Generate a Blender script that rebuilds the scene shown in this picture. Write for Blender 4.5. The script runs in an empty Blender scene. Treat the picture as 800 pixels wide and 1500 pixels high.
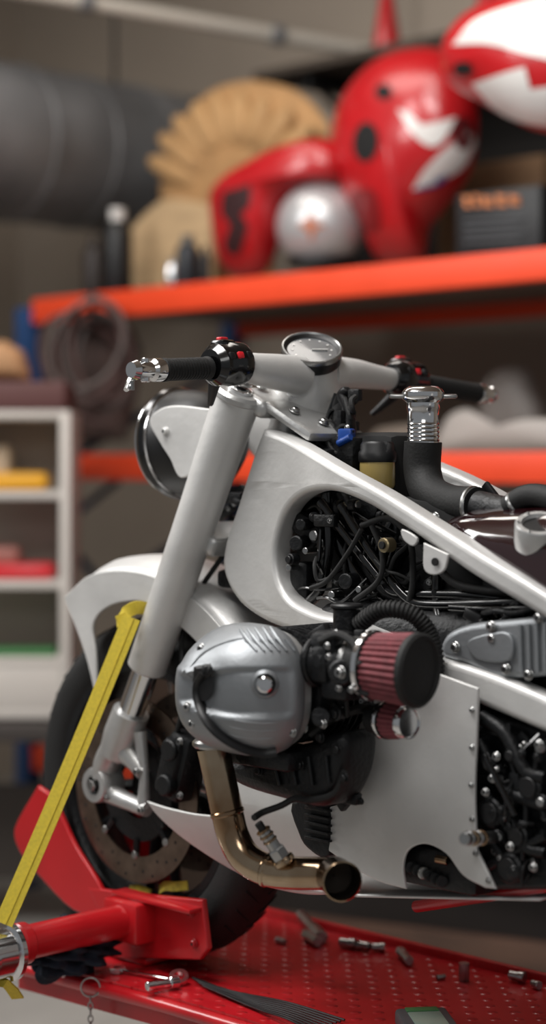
import bpy, bmesh, math, random
from mathutils import Vector, Matrix
from mathutils.bvhtree import BVHTree
R=random.Random(7)
scene=bpy.context.scene
try:
    scene.view_settings.view_transform='Standard'
except Exception: pass
# ---------------------------------------------------------------- camera model
F=2750.0; HY=680.0
C=Vector((2.469,-2.198,1.46)); s45=math.sqrt(.5)
def ray(px,py):
    u=(px-400)/F; w=(HY-py)/F
    return Vector((-s45+s45*u, s45+s45*u, w))
def W(px,py,Y):            # point on the lateral plane y=Y
    r=ray(px,py); return C+r*((Y-C.y)/r.y)
def V(px,py,X):
    r=ray(px,py); return C+r*((X-C.x)/r.x)
def T(px,py,z):
    r=ray(px,py); return C+r*((z-C.z)/r.z)
def D(px,py,d): return C+ray(px,py)*d
# ---------------------------------------------------------------- materials
def lin(c):
    c=c/255.0
    return c/12.92 if c<=.04045 else ((c+.055)/1.055)**2.4
def rgb(h): return (lin(int(h[0:2],16)),lin(int(h[2:4],16)),lin(int(h[4:6],16)),1)
MATS={}
def M(name,col,metal=0,rough=.5,var=0.0,scale=8,bump=0,bscale=60,coat=0,spec=.5,trans=0,emit=0,stretch=None,col2=None):
    if name in MATS: return MATS[name]
    m=bpy.data.materials.new(name); m.use_nodes=True; nt=m.node_tree; b=nt.nodes['Principled BSDF']
    c=rgb(col); b.inputs['Base Color'].default_value=c
    b.inputs['Metallic'].default_value=metal; b.inputs['Roughness'].default_value=rough
    b.inputs['Coat Weight'].default_value=coat; b.inputs['Coat Roughness'].default_value=.05
    b.inputs['Specular IOR Level'].default_value=spec
    b.inputs['Transmission Weight'].default_value=trans
    tc=nt.nodes.new('ShaderNodeTexCoord'); src=tc.outputs['Object']
    if stretch:
        mp=nt.nodes.new('ShaderNodeMapping'); mp.inputs['Scale'].default_value=stretch
        nt.links.new(src,mp.inputs['Vector']); src=mp.outputs['Vector']
    if var:
        n=nt.nodes.new('ShaderNodeTexNoise'); n.inputs['Scale'].default_value=scale; n.inputs['Detail'].default_value=6
        nt.links.new(src,n.inputs['Vector'])
        r=nt.nodes.new('ShaderNodeValToRGB')
        r.color_ramp.elements[0].position=.3; r.color_ramp.elements[1].position=.7
        r.color_ramp.elements[0].color=tuple(max(0,x*(1-var)) for x in c[:3])+(1,)
        r.color_ramp.elements[1].color=rgb(col2) if col2 else tuple(min(1,x*(1+var)) for x in c[:3])+(1,)
        nt.links.new(n.outputs['Fac'],r.inputs['Fac']); nt.links.new(r.outputs['Color'],b.inputs['Base Color'])
        mr=nt.nodes.new('ShaderNodeMapRange'); mr.inputs['To Min'].default_value=max(0,rough-.08); mr.inputs['To Max'].default_value=min(1,rough+.08)
        nt.links.new(n.outputs['Fac'],mr.inputs['Value']); nt.links.new(mr.outputs['Result'],b.inputs['Roughness'])
    if bump:
        n2=nt.nodes.new('ShaderNodeTexNoise'); n2.inputs['Scale'].default_value=bscale; n2.inputs['Detail'].default_value=4
        nt.links.new(src,n2.inputs['Vector'])
        bp=nt.nodes.new('ShaderNodeBump'); bp.inputs['Strength'].default_value=bump; bp.inputs['Distance'].default_value=.01
        nt.links.new(n2.outputs['Fac'],bp.inputs['Height']); nt.links.new(bp.outputs['Normal'],b.inputs['Normal'])
    MATS[name]=m; return m
ALU=M('satin_aluminium','CDCCCA',.4,.46,.11,7,.06,70)
ALU2=M('cast_aluminium','BCBCBB',.7,.40,.12,14,.08,120)
COVER=M('valve_cover_silver','8B8E91',.6,.46,.08,12,.05,150)
CHROME=M('chrome','DEDEDF',1,.14)
STEEL=M('steel','A5A5A4',1,.3,.15,30)
BRASS=M('tinted_stainless','8F6A4A',1,.17,.2,7,col2='C9B9A0')
BLK=M('black_plastic','0C0C0E',0,.45,.2,20)
BLKG=M('black_gloss','070708',0,.2,coat=.4)
BLKM=M('black_cast_metal','111214',.3,.45,.3,30,.2,140)
RUB=M('rubber','101010',0,.7,.2,30,.1,200)
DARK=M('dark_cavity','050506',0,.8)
REDF=M('filter_cotton','77393F',0,.75,.25,90)
RED=M('red_paint','B3121A',0,.33,.08,10,coat=.35)
REDT=M('lift_red_paint','AE141C',.0,.32,.2,14,coat=.3)
WHT=M('white_gloss_paint','D8D5D2',0,.35,coat=.2)
ORG=M('rack_orange','EE4A24',0,.5,.05,6)
BLUE=M('rack_blue','1C3F6C',0,.5,.1,6)
YEL=M('strap_yellow','CDB636',0,.8,.10,200,.3,900)
TAN=M('tan_cardboard','B0875A',0,.8,.12,12)
PLY=M('plywood','BFA27C',0,.7,.12,5,stretch=(1,1,8))
CONC=M('concrete','9C9994',0,.7,.15,3,.1,20)
WALL=M('wall_paint','A3978A',0,.85,.06,1.5,.05,30)
GREY=M('grey_duct','727375',.1,.5,.35,2.5)
WCAB=M('white_laminate','CDC7C0',0,.5,.03,4)
NAVY=M('navy_cloth','0E1826',0,.9,.3,40,.6,60)
BROWN=M('brown_hose','4E3632',0,.6,.2,10)
AMB=M('amber_fluid','A8935A',0,.25,.1,20)
BLU2=M('blue_plastic','17408A',0,.35)
REDP=M('red_plastic','C8202A',0,.35)
GREEN=M('green_plastic','3E7A46',0,.5)
ORTX=M('orange_print','C77A48',0,.6)
DISC=M('brake_disc_steel','7C6C60',1,.34,.25,30)
GLASS=M('gauge_glass','0A0C0F',0,.08,coat=1)
FACE=M('gauge_face','4A4D50',.1,.3,.2,30,coat=.8)
GREYP=M('grey_plastic','4D5457',0,.45)
YEL2=M('yellow_plastic','E0A21C',0,.5)
MAROON=M('tank_black_gloss','200A0D',0,.1,coat=1)
# ---------------------------------------------------------------- geometry
class MB:
    def __init__(s): s.v=[];s.f=[];s.m=[];s.mats=[]
    def add(s,g,mat):
        v,f=g
        if mat not in s.mats: s.mats.append(mat)
        i=s.mats.index(mat); o=len(s.v)
        s.v+= [tuple(x) for x in v]; s.f+=[tuple(k+o for k in q) for q in f]; s.m+=[i]*len(f)
        return s
    def obj(s,name,parent=None,ang=38,solid=0,subs=0):
        me=bpy.data.meshes.new(name); me.from_pydata(s.v,[],s.f)
        for m in s.mats: me.materials.append(m)
        for p,i in zip(me.polygons,s.m): p.material_index=i; p.use_smooth=True
        bm=bmesh.new(); bm.from_mesh(me); bmesh.ops.recalc_face_normals(bm,faces=bm.faces); bm.to_mesh(me); bm.free()
        me.update(); me.set_sharp_from_angle(angle=math.radians(ang))
        o=bpy.data.objects.new(name,me); scene.collection.objects.link(o)
        if solid:
            md=o.modifiers.new('s','SOLIDIFY'); md.thickness=solid; md.offset=0
        if subs:
            md=o.modifiers.new('u','SUBSURF'); md.levels=subs; md.render_levels=subs
        if parent: o.parent=parent
        return o
def empty(name,loc=(0,0,0)):
    e=bpy.data.objects.new(name,None); scene.collection.objects.link(e); e.empty_display_size=.1; return e
def smooth(pts,n=8,closed=True):
    N=len(pts); P=[Vector(p[0]) for p in pts]; c=[p[1] for p in pts]; out=[]
    rng=range(N) if closed else range(N-1)
    for i in rng:
        a=P[i]; b=P[(i+1)%N]
        def tan(k):
            if c[k%N]: return None
            if not closed and (k%N==0 or k%N==N-1): return None
            return (P[(k+1)%N]-P[(k-1)%N])*.5
        ta=tan(i); tb=tan(i+1); d=b-a
        if ta is None: ta=d if tb is not None else d
        if tb is None: tb=d
        L=d.length
        if ta.length>1.2*L: ta=ta.normalized()*1.2*L
        if tb.length>1.2*L: tb=tb.normalized()*1.2*L
        for j in range(n):
            t=j/n
            out.append(a*(2*t**3-3*t*t+1)+ta*(t**3-2*t*t+t)+b*(-2*t**3+3*t*t)+tb*(t**3-t*t))
    if not closed: out.append(P[-1])
    return out
def crv(pts,n=8,closed=False): return smooth([(p,0) for p in pts],n,closed)
def frame_of(d):
    d=d.normalized(); a=Vector((0,0,1)) if abs(d.z)<.9 else Vector((1,0,0))
    x=a.cross(d).normalized(); y=d.cross(x); return x,y,d
def tube(pts,r,seg=12,caps=True,flat=1):
    pts=[Vector(p) for p in pts]; n=len(pts)
    if not isinstance(r,(list,tuple)): r=[r]*n
    elif len(r)!=n:
        rr=[]; 
        for i in range(n):
            t=i/(n-1)*(len(r)-1); k=min(int(t),len(r)-2); rr.append(r[k]+(r[k+1]-r[k])*(t-k))
        r=rr
    v=[];f=[]; x=None
    for i,p in enumerate(pts):
        d=(pts[min(i+1,n-1)]-pts[max(i-1,0)]).normalized()
        if x is None: x,y,_=frame_of(d)
        else:
            x=(x-d*x.dot(d)).normalized(); y=d.cross(x)
        for k in range(seg):
            a=2*math.pi*k/seg; v.append(p+x*math.cos(a)*r[i]+y*math.sin(a)*r[i]*flat)
    for i in range(n-1):
        for k in range(seg):
            k2=(k+1)%seg; f.append((i*seg+k,i*seg+k2,(i+1)*seg+k2,(i+1)*seg+k))
    if caps:
        f.append(tuple(range(seg))[::-1]); f.append(tuple((n-1)*seg+k for k in range(seg)))
    return v,f
def lathe(prof,o,axis,seg=32,sx=1,sy=1,xdir=None,rmod=None,cap=True):
    o=Vector(o); x,y,d=frame_of(Vector(axis))
    if xdir is not None:
        x=Vector(xdir).normalized(); y=d.cross(x)
    v=[];f=[];n=len(prof)
    for i,(r,h) in enumerate(prof):
        for k in range(seg):
            a=2*math.pi*k/seg; q=r*(rmod(a,i) if rmod else 1)
            v.append(o+d*h+x*math.cos(a)*q*sx+y*math.sin(a)*q*sy)
    for i in range(n-1):
        for k in range(seg):
            k2=(k+1)%seg; f.append((i*seg+k,i*seg+k2,(i+1)*seg+k2,(i+1)*seg+k))
    if cap and prof[0][0]>0 and prof[0]!=prof[-1]: f.append(tuple(range(seg))[::-1])
    if cap and prof[-1][0]>0 and prof[0]!=prof[-1]: f.append(tuple((n-1)*seg+k for k in range(seg)))
    return v,f
def cyl(a,b,r,seg=20,ch=.15,r2=None):
    a=Vector(a);b=Vector(b);L=(b-a).length; r2=r2 or r; c=min(r*ch,L*.3)
    return lathe([(r-c,0),(r,c),(r2,L-c),(r2-c,L)],a,b-a,seg)
def bolt(p,d,r,mb,mat=None,w=True):
    d=Vector(d).normalized(); p=Vector(p)
    if w: mb.add(cyl(p,p+d*r*.35,r*1.35,14),mat or STEEL)
    mb.add(cyl(p,p+d*r*1.1,r,12,.2),mat or STEEL)
    mb.add(cyl(p+d*r*1.1,p+d*r*1.13,r*.5,6),DARK)
def box(c,size,bev=.004,rot=None,seg=2):
    bm=bmesh.new(); bmesh.ops.create_cube(bm,size=1)
    for v in bm.verts: v.co=Vector((v.co.x*size[0],v.co.y*size[1],v.co.z*size[2]))
    if bev: bmesh.ops.bevel(bm,geom=bm.edges[:],offset=min(bev,min(size)*.45),segments=seg,profile=.5,affect='EDGES')
    Rm=rot if rot is not None else Matrix.Identity(3)
    bm.verts.index_update()
    v=[Rm@x.co+Vector(c) for x in bm.verts]; f=[tuple(q.index for q in fc.verts) for fc in bm.faces]; bm.free(); return v,f
def rotz(a): return Matrix.Rotation(math.radians(a),3,'Z')
def roty(a): return Matrix.Rotation(math.radians(a),3,'Y')
def rotx(a): return Matrix.Rotation(math.radians(a),3,'X')
def plate(out,Y,th,bev=.003,holes=(),g=None,res=3,cuts=0):
    cu=bpy.data.curves.new('c','CURVE'); cu.dimensions='2D'; cu.fill_mode='BOTH'
    cu.extrude=max(th/2-bev,.0002); cu.bevel_depth=bev; cu.bevel_resolution=res; cu.offset=-bev
    for loop in [out]+list(holes):
        sp=cu.splines.new('POLY'); sp.points.add(len(loop)-1); sp.use_cyclic_u=True
        for q,p in zip(sp.points,loop): q.co=(p.x,p.z,0,1)
    o=bpy.data.objects.new('c',cu); scene.collection.objects.link(o)
    dg=bpy.context.evaluated_depsgraph_get(); me=bpy.data.meshes.new_from_object(o.evaluated_get(dg))
    if g:
        bm=bmesh.new(); bm.from_mesh(me); 
        for k in range(cuts):
            es=[e for e in bm.edges if e.calc_length()>.03]
            if es: bmesh.ops.subdivide_edges(bm,edges=es,cuts=1)
            bmesh.ops.triangulate(bm,faces=[f for f in bm.faces if len(f.verts)>4])
        bm.to_mesh(me); bm.free()
    v=[]
    for q in me.vertices:
        x,z,y=q.co.x,q.co.y,-q.co.z
        v.append(Vector((x,Y+y+(g(x,z) if g else 0),z)))
    f=[tuple(p.vertices) for p in me.polygons]
    bpy.data.objects.remove(o); bpy.data.curves.remove(cu); bpy.data.meshes.remove(me)
    return v,f
def pl(px,Y,n=6,corner=()):   # outline -> smoothed outline in plane y=Y
    return smooth([(W(a,b,Y),(i in corner)) for i,(a,b) in enumerate(px)],n)
def loft(rows,closed=False,capends=False):
    n=len(rows[0]); v=[p for r in rows for p in r]; f=[]
    for i in range(len(rows)-1):
        for k in range(n if closed else n-1):
            k2=(k+1)%n; f.append((i*n+k,i*n+k2,(i+1)*n+k2,(i+1)*n+k))
    if capends: f.append(tuple(range(n))[::-1]); f.append(tuple((len(rows)-1)*n+k for k in range(n)))
    return v,f
def pillow(loop,nrm,bul,back=.3,rings=9,center=None):
    loop=[Vector(p) for p in loop]; n=len(loop); c=center or sum(loop,Vector())/n; nrm=Vector(nrm).normalized()
    v=[];f=[]
    def ringset(sign,b):
        rs=[]
        for j in range(rings+1):
            a=math.pi/2*j/rings; s=math.cos(a)**.8 if j<rings else .0; h=math.sin(a)
            rs.append([c+(p-c)*max(s,.001)+nrm*(sign*b*h) for p in loop])
        return rs
    A=ringset(1,bul); B=ringset(-1,bul*back)
    g=loft(A,True); v+=g[0]; f+=g[1]; o=len(v)
    g=loft(B,True); v+=g[0]; f+=[tuple(k+o for k in q) for q in g[1]]
    return v,f
def bvh(g): return BVHTree.FromPolygons([tuple(p) for p in g[0]],g[1])
def hit(bv,px,py,off=.004):
    r=ray(px,py).normalized(); h=bv.ray_cast(C,r)
    if h[0] is None: return None
    n=h[1]; n=n if n.dot(r)<0 else -n
    return h[0]+n*off
def decal(bv,px,off=.004,rings=5,n=5,corner=()):
    loop=smooth([(Vector((a,b,0)),(i in corner)) for i,(a,b) in enumerate(px)],n)
    c=sum(loop,Vector())/len(loop); rows=[]
    for j in range(rings+1):
        s=1-j/rings*.999; row=[]
        for p in loop:
            q=c+(p-c)*s; h=hit(bv,q.x,q.y,off); k=.95
            while h is None and k>0:
                q2=c+(p-c)*s*k; h=hit(bv,q2.x,q2.y,off); k-=.05
            row.append(h)
        rows.append(row)
    return loft(rows,True)
def ell(cx,cy,rx,ry,n=16,rot=0):
    o=[];r=math.radians(rot)
    for k in range(n):
        a=2*math.pi*k/n; x=rx*math.cos(a); y=ry*math.sin(a)
        o.append((cx+x*math.cos(r)-y*math.sin(r),cy+x*math.sin(r)+y*math.cos(r)))
    return o
# ================================================================= ROOM
def one(name,g,mat,parent=None,**k): 
    mb=MB(); mb.add(g,mat); return mb.obj(name,parent,**k)
one('floor',box((0,-.5,-.05),(10,8,.1),0),CONC)
one('wall_back',box((0,3.2,1.9),(10,.1,3.8),0),WALL)
one('wall_left',box((-4.6,-.5,1.9),(.1,7.3,3.8),0),WALL)
one('ceiling',box((0,0,3.85),(10,6.5,.1),0),WALL)
# ================================================================= RACK
rack=empty('storage_rack')
X0,X1=-2.68,.7
mb=MB()
for z in (1.985,1.451,.45):
    for y in (1.8,2.78):
        mb.add(box(((X0+X1)/2,y,z),(X1-X0,.045,.085),.006),ORG)
mb.obj('beams',rack)
mb=MB()
for x in (X0-.045,X1+.045):
    for y in (1.8,2.78):
        mb.add(box((x,y,1.0),(.07,.07,2.0),.006),BLUE)
    for k in range(3):
        z=.3+k*.55; mb.add(tube([(x,1.8,z),(x,2.78,z+.45)],.016,8),BLUE)
mb.add(tube([D(95,765,6.45),D(172,705,6.65)],.014,8),BLUE)
mb.add(tube([D(92,790,6.45),D(145,850,6.65)],.014,8),BLUE)
mb.obj('uprights',rack)
mb=MB()
for z in (2.005,1.471,.47): mb.add(box(((X0+X1)/2,2.29,z),(X1-X0-.02,.93,.022),.002),M('shelf_board','857A70',0,.7,.08,3))
mb.obj('decks',rack)
ws=empty('upper_shelf'); SZ=2.81
one('board',box((-.45,2.76,SZ),(3.5,.78,.03),.003),M('shelf_dark','40372F',0,.7),ws)
mb=MB()
for x in (-2.0,-.2,1.1): mb.add(box((x,2.78,SZ-.035),(.04,.7,.04),.004),BLKM); mb.add(tube([(x,2.5,SZ-.05),(x,3.14,SZ-.5)],.012,8),BLKM)
mb.obj('brackets',ws)
one('trim_back',box((-.5,3.135,2.4),(3.8,.03,.78),.003),M('dark_panel','26221F',0,.8))  # dark panel added as the shade on the wall under the shelf
# duct
du=MB(); prof=[(.28,0)]
for k in range(9): prof+=[(.28,.28*k+.02),(.285,.28*k+.025),(.285,.28*k+.05),(.28,.28*k+.055)]
prof+=[(.28,2.64)]
du.add(lathe(prof,(-3.0,.5,2.62),(0,1,0),48),GREY)
for y in (.9,2.4): du.add(lathe([(.287,0),(.287,.04),(.284,.04),(.284,0),(.287,0)],(-3.0,y,2.62),(0,1,0),48),GREY); du.add(cyl((-3.0,y+.02,2.9),(-3.0,y+.02,3.81),.008),BLKM)
du.obj('air_duct')
pp=MB(); a=D(-150,-45,6.2); b=D(560,78,6.9)
pp.add(tube([a,b],.026,16),M('pipe_white','C4BEB4',0,.5)); 
for t in (.35,.75): q=a.lerp(b,t); pp.add(cyl(q,q+(b-a).normalized()*.05,.036),GREY)
pp.add(tube([b,Vector((b.x,b.y,3.81))],.012,10),GREY)
pp.add(tube([a,Vector((a.x,a.y,3.81))],.012,10),GREY)
pp.obj('ceiling_pipe')
# ================================================================= cabinet + bench at left
cab=empty('open_cabinet'); RZ=rotz(45)
cc=C+Vector((-s45,s45,0))*5.75+Vector((s45,s45,0))*(-.611-.32)
def cb(mb,lx,ly,z,sx,sy,sz,mat,bev=.003):
    p=RZ@Vector((lx,ly,0)); mb.add(box((cc.x+p.x,cc.y+p.y,z),(sx,sy,sz),bev,RZ),mat)
mb=MB()
zt,zb=1.62,.70
cb(mb,.31,0,(zt+zb)/2,.03,.3,zt-zb,WCAB); cb(mb,-.31,0,(zt+zb)/2,.03,.3,zt-zb,WCAB)
for z in (zt-.012,1.368,1.10,.87,zb+.012): cb(mb,0,0,z,.6,.3,.024,WCAB)
cb(mb,0,.14,(zt+zb)/2,.6,.012,zt-zb,M('cab_back','9C9187',0,.7))
cb(mb,0,-.14,.78,.59,.015,.16,WCAB)
mb.obj('carcass',cab)
mb=MB(); 
cb(mb,.0,0,zt+.045,.62,.3,.085,M('maroon_board','5E3A38',0,.6))
mb.obj('top_crate',cab)
mb=MB()
cb(mb,.1,-.05,1.408,.3,.14,.055,YEL2,.02); cb(mb,-.05,-.05,1.45,.2,.14,.05,YEL2,.02); cb(mb,.15,-.03,1.135,.24,.16,.05,REDP,.02)
cb(mb,.10,0,1.18,.12,.1,.06,M('salmon','A06A60',0,.6),.02)
cb(mb,.1,-.05,.893,.35,.12,.02,GREEN,.006)
cb(mb,.0,.05,1.47,.25,.12,.1,M('cream_box','C9BBA6',0,.7),.02)
mb.obj('contents',cab)
one('tan_tool_bag',pillow([D(a,b,5.7) for a,b in [(-40,558),(-30,510),(5,498),(35,515),(45,545),(44,560)]],(s45,-s45,0),.08,.8),M('tan_bag','B08660',0,.8,.2,20))
wb=empty('workbench'); mb=MB()
cb(mb,-.1,0,.667,1.0,.45,.05,M('bench_top','3E3835',0,.6)); 
for lx in (-.55,.35):
    for ly in (-.18,.18): cb(mb,lx,ly,.32,.05,.05,.64,BLKM)
cb(mb,-.1,.18,.3,.95,.02,.3,M('bench_panel','4F4843',0,.7)); mb.obj('frame',wb)
# ================================================================= things on rack
NY=(0,-1,0)
def fair(name,px,Y,bul,mat,decs=(),corner=(),n=5,nrm=(.35,-1,.15),back=.4,center=None):
    e=empty(name); g=pillow(pl(px,Y,n,corner),nrm,bul,back,center=W(*center,Y) if center else None)
    one('shell',g,mat,e); bv=bvh(g); mb=MB()
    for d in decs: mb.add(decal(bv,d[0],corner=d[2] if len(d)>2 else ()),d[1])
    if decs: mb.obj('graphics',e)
    return e
fair('motorcycle_fairing',[(492,240),(497,180),(520,130),(565,88),(625,72),(675,86),(695,135),(700,190),(690,250),(655,300),(628,335),(615,383),(558,384),(540,345),(510,300)],2.1,.19,RED,
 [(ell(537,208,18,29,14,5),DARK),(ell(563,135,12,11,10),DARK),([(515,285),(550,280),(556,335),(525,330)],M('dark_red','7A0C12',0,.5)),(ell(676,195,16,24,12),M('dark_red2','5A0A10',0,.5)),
  ([(583,160),(600,166),(618,182),(668,172),(650,205),(630,214),(605,196)],WHT,(0,3)),([(604,278),(622,248),(655,215),(690,188),(696,210),(676,246),(640,266)],WHT,(0,3,4)),([(604,279),(636,262),(672,243),(642,270)],BLU2,(0,2))])
fair('motorcycle_fairing',[(650,100),(655,65),(690,25),(760,-5),(880,-60),(960,40),(930,150),(840,190),(790,192),(740,170),(690,142),(660,125)],1.75,.16,RED,
 [([(664,66),(700,28),(780,0),(850,-20),(850,90),(790,84),(720,66)],WHT,(0,)),([(692,122),(740,106),(770,98),(778,130),(850,120),(850,180),(790,182),(735,165)],WHT,(0,2,3,4)),(ell(680,100,14,10),DARK)],corner=(0,))
fair('motorcycle_fairing',[(312,300),(330,268),(375,240),(425,215),(480,205),(502,225),(500,262),(450,275),(418,300),(408,350),(385,402),(340,405),(322,380)],2.0,.13,RED,
 [([(328,282),(368,270),(366,300),(352,310),(364,330),(350,372),(330,362),(338,330),(326,310)],M('black_print','301215',0,.6),(0,1,3,4,7))],center=(385,285))
# cones standing on the upper shelf
for a in (567,716):
    p=W(a,60,2.62); p.z=SZ+.015
    mb=MB(); mb.add(box((p.x,p.y,p.z+.01),(.14,.14,.02),.004),RED)
    mb.add(lathe([(.055,.02),(.052,.05),(.012,.30),(.008,.31),(.0,.31)],p,(0,0,1),20),RED); mb.obj('traffic_cone')
he=empty('motorcycle_helmet'); hc=W(470,330,2.02); S=F/((hc-C).dot(Vector((-s45,s45,0))))
r=62/S; mb=MB(); prof=[]
for k in range(13):
    a=-math.pi/2*.75+ (math.pi/2*1.75)*k/12; prof.append((max(.001,r*math.cos(a)),r*1.02*math.sin(a)))
g=lathe(prof,hc,(0,0,1),40,1,1.12); mb.add(g,M('helmet_silver','BDBDBF',.4,.35,coat=.4)); mb.obj('shell',he)
bv=bvh(g); mb=MB(); mb.add(decal(bv,[(438,330),(450,322),(455,310),(462,324),(478,330),(463,337),(457,352),(450,338)]),M('orange_star','B87860',0,.5))
mb.add(lathe([(r*.72,-r*.98),(r*.8,-r*.94),(r*.8,-r*.86),(r*.7,-r*.86)],hc,(0,0,1),32),BLK)
mb.add(decal(bv,[(425,372),(450,378),(490,380),(520,372),(518,380),(490,388),(450,386),(428,380)],.006),BLK); mb.obj('trim',he)
# gathered tan leather / card
tn=empty('folded_cardboard'); mb=MB()
Yt=2.28
mb.add(pillow(pl([(238,298),(240,250),(256,195),(285,155),(320,128),(365,118),(410,124),(445,140),(474,172),(482,196),(455,225),(410,262),(395,424),(330,432),(262,438)],Yt,4),NY,.06,.5,center=W(335,245,Yt)),TAN)
TL=M('tan_leather','B68F61',0,.75,.12,12)
oc=Vector((350,300)); 
for k in range(9):
    a=math.radians(158-k*14); 
    cx=oc.x+math.cos(a)*(118+2*k); cy=oc.y-math.sin(a)*(150-1.5*k); ry=42
    d=Vector((cx-oc.x,cy-oc.y)); rot=math.degrees(math.atan2(d.y,d.x))-90
    mb.add(pillow([W(px_,py_,Yt-.04-.006*(k%2)) for px_,py_ in ell(cx-d.x*.14,cy-d.y*.14,17,ry,16,rot)],(0.2,-1,.1),.045,.6),TL)
mb.obj('folds',tn)
pb=empty('plywood_box'); 
one('panel',plate(pl([(188,345),(222,308),(252,292),(312,300),(313,414),(188,424)],2.12,5,(0,3,4,5)),2.12,.03,.004),PLY,pb)
bx=empty('battery_box'); mb=MB(); p0=W(668,370,1.98); p1=W(792,270,1.98)
mb.add(box(((p0.x+p1.x)/2,2.1,(2.018+p1.z)/2),(p1.x-p0.x,.24,p1.z-2.018),.004),M('box_black','18191C',0,.5)); mb.obj('carton',bx)
mb=MB()
for a,b,c2,d2 in ((678,286,690,304),(693,284,703,303),(706,287,722,303),(726,284,742,302),(745,285,762,300)):
    q=[(a,b),(c2,b+3),(c2-3,b+8),(a+4,b+8),(c2,d2-4),(c2,d2),(a+3,d2)]; mb.add(plate([W(x,y,1.975) for x,y in q],1.976,.004,.0005),ORTX)
for k in range(4):
    q=[(680,322+k*10),(770-10*(k%2),317+k*10),(770-10*(k%2),321+k*10),(680,326+k*10)]; mb.add(plate([W(x,y,1.975) for x,y in q],1.976,.004,.0005),M('grey_print','46484C',0,.6))
mb.obj('print',bx)
one('cardboard_carton',box((W(745,245,2.5).x,2.55,2.21),(.42,.3,.38),.004),M('carton','7A5E44',0,.8,.1,6))
one('dark_crate',box((W(590,330,2.6).x,2.62,2.17),(.6,.2,.30),.01),M('crate','1A1718',0,.7))  # dark block added as backing, stands in for shade behind the fairings
def can(name,px,yt,yb,rp,Y,mat,cap=None):
    p=W(px,yb,Y); q=W(px,yt,Y); S=F/((p-C).dot(Vector((-s45,s45,0)))); r=rp/S; z0=2.018; h=q.z-z0
    mb=MB(); mb.add(lathe([(r*.9,0),(r,.01),(r,h*.72),(r*.85,h*.82),(r*.4,h*.88)],(p.x,Y,z0),(0,0,1),24),mat)
    mb.add(lathe([(r*.5,h*.87),(r*.5,h),(r*.3,h)],(p.x,Y,z0),(0,0,1),16),cap or mat); mb.obj(name)
can('spray_can',275,345,413,17,1.92,M('can_dark','23262B',.3,.4),GREYP)
can('spray_can',252,380,416,9,1.88,CHROME)
can('oil_bottle',300,360,411,8,1.88,BLK)
can('thermos',172,306,428,22,1.95,BLK,WHT)
can('oil_bottle',138,350,434,17,1.98,M('can_brown','2B2422',.1,.5))
# brown hose coil hanging on the beam
hz=empty('coiled_hose'); mb=MB(); 
for k in range(9):
    c=D(135+R.uniform(-22,22),515+R.uniform(-18,35),6.0+.02*k); pts=[]; rr=R.uniform(.07,.13); tt=R.uniform(-.6,.6)
    for j in range(33):
        a=2*math.pi*j/32; u_=math.cos(a)*rr; v_=math.sin(a)*(.15+R.uniform(0,.002)+.01*(k%3))
        pts.append(c+Vector((s45,s45,0))*(u_*math.cos(tt)-v_*math.sin(tt))+Vector((0,0,1))*(u_*math.sin(tt)+v_*math.cos(tt)))
    mb.add(tube(pts,.009,8,False),BROWN if k%3 else M('grey_hose','5C5350',0,.6))
mb.add(tube([D(135,470,6.0),D(135,430,6.15)],.01,6),BLKM); mb.obj('loops',hz)
one('gear_bag',pillow([W(a,b,2.0) for a,b in [(72,500),(95,470),(150,462),(190,475),(205,510),(200,570),(185,645),(100,648),(78,570)]],(0,-1,0),.08,.6),M('brown_bag','4C3C37',0,.85,.3,10))
# lower shelf goods
lw=M('pale_fairing','AFA9A4',0,.5)
fair('bodywork_panel',[(648,665),(655,615),(690,600),(715,630),(740,640),(790,615),(850,625),(850,665)],2.0,.08,lw)
fair('side_cover',[(700,665),(705,600),(712,560),(740,540),(775,545),(790,575),(800,610),(795,665)],2.3,.08,M('grey_fairing','857D78',0,.5))
fair('seat_pad',[(540,665),(545,640),(560,628),(620,622),(650,640),(650,665)],2.3,.06,M('beige_pad','998B7E',0,.8))
# floor-level stores under the rack
one('storage_crate',box((-1.1,2.25,.19),(1.5,.6,.38),.02),M('crate_dark','231C19',0,.7))
one('storage_crate',box((.15,2.2,.19),(.9,.6,.38),.02),MATS['crate_dark'])
one('storage_crate',box((-2.2,2.25,.17),(.6,.5,.34),.02),M('crate_brown','54443A',0,.7))
one('wooden_plank',box((-.3,1.72,.16),(2.4,.04,.16),.006,roty(-5)),M('plank','4A3428',0,.7,.3,4,stretch=(1,8,8)))
one('storage_crate',box((-1.9,2.25,.68),(1.0,.5,.38),.02),MATS['crate_brown'])
one('storage_crate',box((-.5,2.3,.74),(1.2,.5,.5),.02),MATS['crate_dark'])

# ================================================================= LIFT
lift=empty('motorcycle_lift'); LZ=.6
tp=M('lift_deck','B4161F',0,.32,.15,6,coat=.3)
nt=tp.node_tree; b=nt.nodes['Principled BSDF']
tc=nt.nodes.new('ShaderNodeTexCoord'); mp=nt.nodes.new('ShaderNodeMapping'); mp.inputs['Scale'].default_value=(28,28,28); mp.inputs['Rotation'].default_value=(0,0,.785)
vo=nt.nodes.new('ShaderNodeTexVoronoi'); vo.voronoi_dimensions='2D'; vo.inputs['Randomness'].default_value=0; vo.inputs['Scale'].default_value=1
mr=nt.nodes.new('ShaderNodeMapRange'); mr.inputs['From Min'].default_value=.08; mr.inputs['From Max'].default_value=.28; mr.inputs['To Min'].default_value=1; mr.inputs['To Max'].default_value=0; mr.interpolation_type='SMOOTHSTEP'
bp=nt.nodes.new('ShaderNodeBump'); bp.inputs['Strength'].default_value=.9; bp.inputs['Distance'].default_value=.0032
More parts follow.
